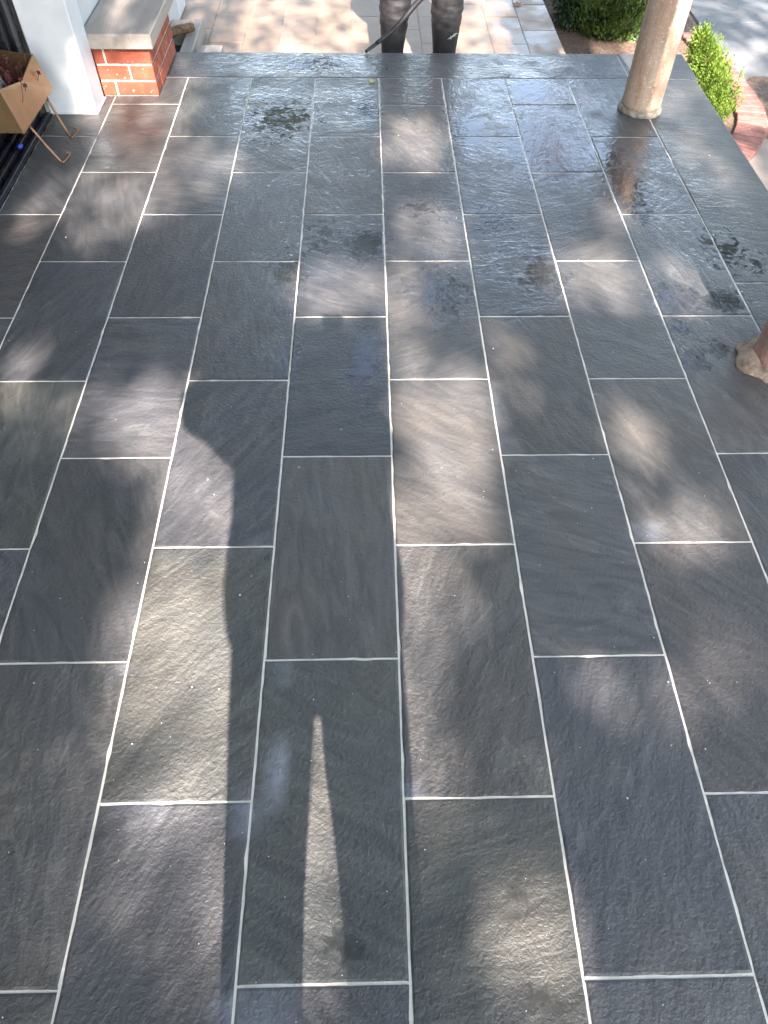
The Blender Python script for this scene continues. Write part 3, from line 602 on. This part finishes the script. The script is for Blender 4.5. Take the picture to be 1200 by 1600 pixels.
for s, xa, xb_, rmul in (('r', la.x, lb_.x, 1.0), ('l', ra.x, rb.x, 1.05)):
    rings = []; N = 44; sd = 1.7 if s == 'l' else 4.1
    for i in range(N):
        z = .06+i/(N-1)*.52
        base_r = np.interp(z, [.06, .15, .28, .42, .52, .58], [.058, .056, .062, .078, .084, .085])*rmul
        ring = []
        for k in range(36):
            a = 2*math.pi*k/36
            amp = .0044*np.clip((z-.33)/.12, 0.1, 1)
            fold = amp*(math.sin(z*105+2.2*math.sin(a*1+sd)+1.1*math.sin(2*a+sd*2)))*(.55+.45*math.sin(a*2+z*11+sd)) + amp*.6*math.sin(z*190+3*a+sd)
            r_b = base_r+fold
            x = xa+(xb_-xa)*np.clip((z-.25)/.3, 0, 1)
            ring.append(Vector((x+r_b*math.cos(a), WY+r_b*1.08*math.sin(a)-.0, LZ+z)))
        rings.append(ring)
    mb = MB().rings(rings)
    mb.tube([(xa, WY+.05, LZ+.05), (xa, WY, LZ+.06), (xa, WY-.1, LZ+.055), (xa, WY-.18, LZ+.045), (xa, WY-.22, LZ+.04)], [.04, .058, .05, .045, .02], 16)
    boot = mb.build('boot', M['rubber'], worker, True)
    if s == 'l':                                                # small pale lizard-like mark on the boot shaft
        p0 = atY(705, 46, WY); mk = MB(); c = Vector((p0.x, WY-.09, p0.z))
        pts = [(-.028, -.012), (-.012, -.004), (.004, .003), (.018, .012), (.026, .010)]
        def surf(u, v): 
            dx = c.x+u-(xb_); rr = .092*rmul; return Vector((c.x+u, WY-1.08*math.sqrt(max(rr*rr-dx*dx, .0001)), c.z+v))
        mk.tube([surf(u, v) for u, v in pts], [.001, .003, .0042, .003, .001], 6)
        for (a, b_) in (((-.010, -.003), (-.006, -.014)), ((-.006, -.001), (-.014, .008)), ((.010, .006), (.016, -.003)), ((.008, .006), (.004, .015))): mk.tube([surf(*a), surf(*b_)], .0013, 5)
        mk.build('emblem', M['card'], boot)
# black wand resting on the floor edge
h3 = h2+(h2-h0)*.55; h4 = h3+(h2-h0)*.3
ws = empty('wash_wand', h0, 'black pressure washer wand leaning with its tip on the slate edge', 'wand')
pts = spline([h0, h1, h2, h3, h4], 8); n_ = len(pts)
part(MB().tube(pts[3:], np.interp(np.linspace(0, 1, n_-3), [0, .3, 1], [.0105, .0135, .014]).tolist(), 12), 'tube', 'rubber', ws, True)
part(MB().tube(pts[:4], [.007, .0085, .0095, .0095], 12), 'nozzle', 'black_metal', ws, True)

# ------------------------------------------------------------------ foliage
def leaf_mesh(name, C, size, mat, up=.0, aspect=.6, dirs=None):
    n = len(C); a = RNG.normal(0, 1, (n, 3)) if dirs is None else dirs+RNG.normal(0, .25, (n, 3))
    a /= np.linalg.norm(a, axis=1)[:, None]; b = RNG.normal(0, 1, (n, 3)); b -= a*(a*b).sum(1)[:, None]; b /= np.linalg.norm(b, axis=1)[:, None]
    s = (size*RNG.uniform(.7, 1.3, n))[:, None]; cN = np.cross(a, b)*s*.12
    V = np.stack([C-a*s*.5, C+b*s*.5*aspect+cN, C+a*s*.5, C-b*s*.5*aspect+cN], 1).reshape(-1, 3)
    me = bpy.data.meshes.new(name); me.vertices.add(4*n); me.vertices.foreach_set('co', V.ravel().astype(np.float32))
    me.loops.add(4*n); me.loops.foreach_set('vertex_index', np.arange(4*n, dtype=np.int32))
    me.polygons.add(n); me.polygons.foreach_set('loop_start', np.arange(0, 4*n, 4, dtype=np.int32)); me.update(); me.validate(); me.materials.append(mat)
    return me
LIT = blob_px([(285, 990, 75, 130, 1), (262, 1130, 80, 70, .55), (300, 1190, 70, 22, .6), (225, 1285, 55, 45, .8), (255, 1340, 80, 60, .3), (440, 1060, 215, 320, .62),
               (325, 790, 70, 60, .6), (310, 700, 60, 50, .6), (238, 662, 74, 58, 1), (195, 310, 75, 55, .5), (225, 220, 50, 40, .4), (340, 255, 45, 35, .5), (62, 320, 22, 40, .5), (20, 590, 30, 60, .35), (100, 640, 60, 50, .25),
               (645, 225, 42, 38, .9), (668, 365, 55, 40, .6), (525, 455, 70, 38, .9), (640, 500, 40, 70, .45), (705, 670, 74, 85, 1), (660, 800, 72, 58, .95), (735, 820, 40, 30, .5),
               (665, 900, 45, 60, .6), (690, 960, 60, 70, .35), (640, 1120, 12, 110, .6), (925, 430, 75, 42, .9), (960, 345, 20, 30, .5), (1070, 450, 60, 38, .45), (800, 590, 30, 70, .3), (985, 690, 40, 50, .4), (1070, 810, 70, 45, .4),
               (495, 1330, 45, 120, .6), (775, 1310, 40, 40, .3), (800, 1390, 55, 90, .5), (835, 1470, 65, 60, .7), (840, 1560, 70, 60, .45), (700, 1540, 40, 60, .2), (960, 1090, 90, 60, .22), (1140, 1040, 50, 50, .2), (130, 1380, 60, 70, .15), (130, 1200, 40, 60, .12),
               (1090, 235, 40, 70, .4), (1050, 150, 60, 40, .3), (265, 150, 45, 40, .55), (290, 105, 20, 18, .5), (977, 90, 18, 8, .6), (910, 150, 20, 10, .2)])
RECT = [(-1.275, -.94, 3.33, 3.8, .6), (-1.20, -1.13, 3.9, 4.8, .2), (-.80, 1.20, 4.40, 7.6, .42), (-1.3, -.80, 4.4, 7.6, .08), (1.17, 1.42, 3.86, 4.7, .8), (1.2, 1.4, 3.42, 3.86, .25), (1.9, 2.6, 3.8, 5.2, 1)]
def lightmap(X, Y):
    T = field(X, Y, LIT, .95)
    for x0, x1, y0, y1, s in RECT:
        d_ = np.minimum(np.minimum(X-x0, x1-X), np.minimum(Y-y0, y1-Y)); T = np.maximum(T, s*np.clip(d_/.05+.5, 0, 1))
    far = X > 1.68                                               # dappled strip beyond the porch
    nz = .5+.5*np.sin(X*3.1+1.7*np.sin(Y*2.3)+.6)*np.sin(Y*3.7+1.3*np.sin(X*2.9)+1.1)
    T = np.where(far, np.maximum(T, np.clip((nz-.45)*1.6, .03, np.where(Y > 5.2, .22, .4))), T)
    return T
def tree_mesh(name, base, top, r0, limbs):
    mb = MB(); base, top = Vector(base), Vector(top)
    mb.tube(spline([base, base.lerp(top, .35)+Vector((.1, .05, 0)), base.lerp(top, .7)+Vector((-.08, 0, 0)), top], 5), np.linspace(r0, r0*.3, 16).tolist(), 10)
    for t, e, r in limbs:
        s0 = base.lerp(top, t); e = Vector(e); mb.tube(spline([s0, s0.lerp(e, .5)+Vector((0, 0, .3)), e], 4), np.linspace(r, r*.25, 9).tolist(), 7)
    return mb
# big shade tree behind the camera; its crown's gaps let the sun patches through
N = 150000
gx = RNG.uniform(-2.1, 3.7, N); gy = RNG.uniform(-1.3, 7.6, N); tt = RNG.uniform(9.5, 13.5, N)
T = np.clip(lightmap(gx, gy)**.52, .012, 1); tau = -np.log(T)
keep = RNG.random(N) < np.clip(tau/4.2, 0, 1)
Tn = np.array(TOSUN); C = np.stack([gx, gy, np.zeros(N)], 1)[keep] + Tn*tt[keep][:, None]
sh = empty('shade_tree', (4.9, -7.5, GZ), 'tall leafy shade tree behind the photographer, with overhead leaves added to dim the sky', 'tree')
o = link('crown', leaf_mesh('crown', C, .085, M['leaf'], aspect=.7), sh); o.matrix_parent_inverse = Matrix.Translation(-sh.location)
N = 90000  # unseen overhead leaves, added to dim the open sky above the porch
ox = RNG.uniform(-5, 6, N); oy = RNG.uniform(-3.5, 7.5, N); oz = RNG.uniform(5.5, 8.6, N)
clump = np.sin(ox*1.35+1.2*np.sin(oy*.9))*np.sin(oy*1.5+1.1*np.sin(ox*1.1+.5))+.35*np.sin(ox*4.1+oy*3.3)+.35*np.sin(oy*4.7-ox*2.2)
k_ = clump > RNG.uniform(-1.85, -.15, N)
gx = ox-TOSUN.x/TOSUN.z*oz; gy = oy-TOSUN.y/TOSUN.z*oz
inside = (gx > -2.1) & (gx < 3.7) & (gy > -1.3) & (gy < 7.6)
k_ &= ~inside | (RNG.random(N) < np.clip(-np.log(np.clip(lightmap(gx, gy)**.52, .012, 1))/4.2, 0, 1))
o = link('crown', leaf_mesh('crown', np.stack([ox, oy, oz], 1)[k_], .11, M['leaf'], aspect=.7), sh); o.matrix_parent_inverse = Matrix.Translation(-sh.location)
tb = tree_mesh('trunk', (4.9, -7.5, GZ), (4.4, -7.3, 8.5), .26, [(.6, (2.8, -6.6, 7.6), .09), (.8, (5.2, 1.5, 7.4), .09), (.75, (3.0, -8, 8.6), .08), (.5, (6.5, -8, 6.5), .1), (.65, (3.2, -4.5, 6.6), .08)])
part(tb, 'trunk', 'bark', sh, True)
# street trees ahead: they show only mirrored in the wet slate; the last pair is added to block side sky
for (bx_, by_, rx, rz, zc, n, lab) in ((-7.2, 15, 4.6, 5.2, 9.3, 15000, 'broad street tree behind the worker, over the house side of the landing'), (-1.2, 19.5, 4.0, 5.6, 8.6, 11000, 'tall street tree straight ahead beyond the landing'),
        (5.2, 20, 3.0, 2.8, 13.2, 8000, 'loose open street tree beyond the large arborvitae'), (11.5, 18, 4.8, 5.0, 9.4, 22000, 'rounded street tree over the grey pavement'),
        (11, 7.5, 3.8, 4.2, 6.2, 11000, 'unseen leafy tree added to block side sky, level with the far column'), (11, -1.0, 3.9, 4.4, 6.4, 11000, 'unseen leafy tree added to block side sky, level with the near column')):
    tr = empty('street_tree', (bx_, by_, GZ), lab, 'tree', 'street trees across the road')
    nc = 46; cc_ = RNG.normal(0, 1, (nc, 3)); cc_ /= np.linalg.norm(cc_, axis=1)[:, None]; cc_ *= RNG.uniform(.35, 1, (nc, 1)); cc_ *= (rx, rx, rz)
    k = RNG.integers(0, nc, n); C = cc_[k]+RNG.normal(0, .40, (n, 3)); C[:, 2] += zc+.56
    link('crown', leaf_mesh('crown', C, .19, M['leaf2'], aspect=.65), tr)
    part(tree_mesh('trunk', (bx_, by_, GZ), (bx_, by_, zc+1), .24, [(.5, (bx_+1.8, by_, zc), .09), (.55, (bx_-1.9, by_+.4, zc+.5), .09), (.7, (bx_+.4, by_-1.8, zc+1.5), .07)]), 'trunk', 'bark', tr, True)

# arborvitae: upright fans of scale foliage
def thuja(name, base, h, r, n, label, mat, seed, flame=1.0):
    rg = np.random.default_rng(seed); root = empty(name, base, label, 'shrub', None); P_ = []; D = []
    nb = n//26
    for i in range(nb):
        u = rg.random()**1.25; z = h*(.03+.95*u); prof = r*(np.clip(.45+u/.55, .4, 1.08))*(1-u)**(1.0 if r < .2 else .75)*1.35+.006
        a = rg.uniform(0, 6.283); rad = prof*rg.uniform(.25, 1.12)*(1+.22*math.sin(a*2+z*9+seed)+.12*math.sin(a*5-z*17))
        c = np.array([rad*math.cos(a), rad*math.sin(a), z]); out_ = np.array([math.cos(a)*.55, math.sin(a)*.55, 1.0]); out_ /= np.linalg.norm(out_)
        tn = np.array([-math.sin(a), math.cos(a), 0])*math.cos(rg.uniform(-1, 1))+np.array([math.cos(a), math.sin(a), 0])*rg.uniform(-.7, .7); tn /= np.linalg.norm(tn)
        L = rg.uniform(.05, .11)*(.75+.5*r/.2)
        for k in range(26):
            v = rg.random(); s_ = rg.uniform(-1, 1)*(.2+.5*(1-abs(v-.45)))
            P_.append(c+out_*L*(v-.35)+tn*s_*L*.55+rg.normal(0, .004, 3)); D.append(out_*.9+tn*s_*1.0)
    me = leaf_mesh('foliage', np.array(P_), (.0150 if r < .2 else .017)*(.8+.5*r/.2), mat, aspect=.42, dirs=np.array(D)); link('foliage', me, root)
    mb = MB().tube([(0, 0, -.02), (.01, 0, h*.4), (0, .01, h*.85)], [.018, .012, .004], 7)
    for i in range(14):
        a = rg.uniform(0, 6.28); z = h*rg.uniform(.08, .7); rr = r*.6*(1-z/h*.6); mb.tube([(0, 0, z), (rr*.5*math.cos(a), rr*.5*math.sin(a), z+.05), (rr*math.cos(a), rr*math.sin(a), z+.13)], [.005, .004, .002], 5)
    mb.build('stem', M['bark'], root, True)
    return root
tbp = at(1122, 186, GZ); ty = tbp.y+.02; tp = atY(1106, 38, ty); print('thuja', tbp, tp)
tj = thuja('arborvitae', (tbp.x-.04, ty, GZ), tp.z-GZ, .165, 24000, 'bright green pointed arborvitae beside the tan column and slate edge', M['thuja'], 3)
tj.rotation_euler = (0, math.atan2(tp.x-tbp.x-.01, tp.z-GZ), 0)
b2 = at(943, 92, GZ); b2b = at(943, 60, GZ)
thuja('arborvitae', (b2b.x+.02, b2b.y, GZ), 1.25, .28, 36000, 'larger dark green arborvitae behind the tan column by the landing', M['thuja_dark'], 8)
def shrub(name, base, rx, rz, n, label, mat, seed, size, asp=.5):
    rg = np.random.default_rng(seed); root = empty(name, base, label, 'shrub'); nc = 50
    cc_ = rg.normal(0, 1, (nc, 3)); cc_ /= np.linalg.norm(cc_, axis=1)[:, None]; cc_ *= rg.uniform(.5, 1, (nc, 1)); cc_[:, 2] = np.abs(cc_[:, 2]); cc_ *= (rx, rx, rz)
    C = cc_[rg.integers(0, nc, n)]+rg.normal(0, .16*rx, (n, 3)); C[:, 2] = np.maximum(C[:, 2], .01)
    link('foliage', leaf_mesh('foliage', C, size, mat, aspect=asp), root)
    mb = MB()
    for i in range(8):
        a = i*.785; mb.tube([(0, 0, -.01), (rx*.4*math.cos(a), rx*.4*math.sin(a), rz*.5), (rx*.7*math.cos(a), rx*.7*math.sin(a), rz*.8)], [.008, .006, .003], 5)
    mb.build('stem', M['bark'], root, True); return root
s_ = at(884, 30, GZ); shrub('shrub', (s_.x+.03, s_.y-.1, GZ), .20, .40, 5000, 'dark leafy shrub along the landing edge left of the big arborvitae', M['shrub'], 5, .026)
s_ = at(868, 0, GZ); shrub('shrub', (s_.x+.12, s_.y+.3, GZ), .28, .45, 5000, 'dark broadleaf shrub farther along the landing edge', M['shrub'], 6, .03)
s_ = at(985, 62, GZ); shrub('ground_plant', (s_.x, s_.y, GZ), .12, .13, 420, 'low pale green leafy plant between the large arborvitae and column', M['hosta'], 7, .05, .6)
s_ = at(985, 25, GZ); shrub('ground_plant', (s_.x-.02, s_.y+.1, GZ), .12, .12, 420, 'low brownish green plant in front of the small brick post', M['hosta'], 9, .04, .6)

# brick edging ring round the small arborvitae, a separate small brick post behind
rpts = spline([at(*p, GZ) for p in ((1058, 60), (1085, 92), (1112, 128), (1135, 160), (1146, 185), (1146, 206), (1132, 232), (1100, 262))], 40)
rc = rpts[len(rpts)//2].copy(); ring = empty('brick_edging', rc, 'curved row of pinkish edging bricks in the bed beside the small arborvitae', 'edging')
bmsh = mesh('brick', *(lambda m: (m.V, m.F))(MB().box((-.031, -.18, 0), (.031, 0, .05), .004)), M['brick2'])
acc = 0.0
for a, b in zip(rpts[:-1], rpts[1:]):
    acc += (b-a).length
    if acc > .07:
        acc = 0.0; d = (b-a).normalized(); o = link('brick', bmsh, ring); o.location = a-rc+Vector((0, 0, random.uniform(-.002, .002)))
        o.rotation_euler = (0, 0, math.atan2(d.y, d.x)+math.pi+random.uniform(-.02, .02)); o.rotation_euler.z += 0
bp = at(1003, 24, GZ); post = empty('brick_post', bp+Vector((0, .1, 0)), 'small brown brick post behind the tan column', 'brick post')
for r in range(5):
    for i in range(2):
        a = Vector((-.11+(i*.115 if r % 2 else i*.115), -.11, r*.068)); me = MB().box(a, a+Vector((.105, .2, .06)), .003, .001); me.build('brick', M['brick2'], post)
MB().box((-.105, -.10, 0), (.115, .08, .335)).build('mortar_core', M['mortar'], post)

# ------------------------------------------------------------------ small things lying about
def leaf_obj(name, p, size, rz, mat, label, cat):
    out = [(0, -.5), (.12, -.28), (.42, -.30), (.28, -.08), (.5, .12), (.22, .15), (.12, .5), (-.05, .28), (-.3, .42), (-.24, .1), (-.5, .02), (-.25, -.12), (-.35, -.35), (-.1, -.25)]
    V = [(x*size, y*size, .004+.18*size*(x*x+.5*y*y)*2) for x, y in out]+[(0, 0, .003)]; n = len(out)
    V2 = [(x, y, z-.0008) for x, y, z in V]
    F = [(n, i, (i+1) % n) for i in range(n)]+[(2*n+1, n+1+(i+1) % n, n+1+i) for i in range(n)]+[(i, n+1+i, n+1+(i+1) % n, (i+1) % n) for i in range(n)]
    o = link(name, mesh(name, V+V2, F, mat)); o.location = p; o.rotation_euler = (0, 0, rz); return tag(o, label, cat)
leaf_obj('fallen_leaf', at(808, 8, LZ), .085, 1.3, M['leafbrown'], 'dry brown leaf lying on the wet landing pavers', 'leaf')
leaf_obj('fallen_leaf', at(581, 128, .001), .04, .4, M['leafyellow'], 'small yellow leaf on the slate by the front border', 'leaf')
o = leaf_obj('paper_scrap', at(450, 107, .001), .03, .2, M['white_bit'], 'tiny white scrap on the wet front border', 'scrap')
gm = MB()
for i in range(230):
    p = at(random.uniform(-20, 1200), 150+1450*random.random()**.8); 
    if not (LEFT_E < p.x < 1.64): continue
    s = random.uniform(.0006, .0016)*(1 if random.random() < .85 else 1.7); gm.add([p+Vector((s, 0, .0005)), p+Vector((-s*.6, s, .0005)), p+Vector((-s*.6, -s, .0005)), p+Vector((0, 0, .0005+s*1.3))], [(0, 1, 3), (1, 2, 3), (2, 0, 3), (2, 1, 0)])
g_ = gm.build('grit', M['white_bit']); tag(g_, 'scattered white grit on the slate', 'grit', kind='stuff')
ls = MB()
for i in range(420):
    p = Vector((random.uniform(2.05, 3.3), random.uniform(4.0, 5.2), GZ+.035)); s = random.uniform(.008, .022); a = random.uniform(0, 6.28); q = Vector((math.cos(a), math.sin(a), random.uniform(-.3, .3)))*s; r2 = Vector((-math.sin(a), math.cos(a), random.uniform(-.3, .3)))*s*.6
    if (Vector((p.x, p.y))-Vector((P.x+.12, P.y))).length > .46: continue
    ls.add([p-q, p+r2, p+q, p-r2], [(0, 1, 2, 3)])
o = ls.build('leaf_litter', M['leafbrown']); tag(o, 'brown leaf litter on the soil patch', 'leaf litter', kind='stuff')
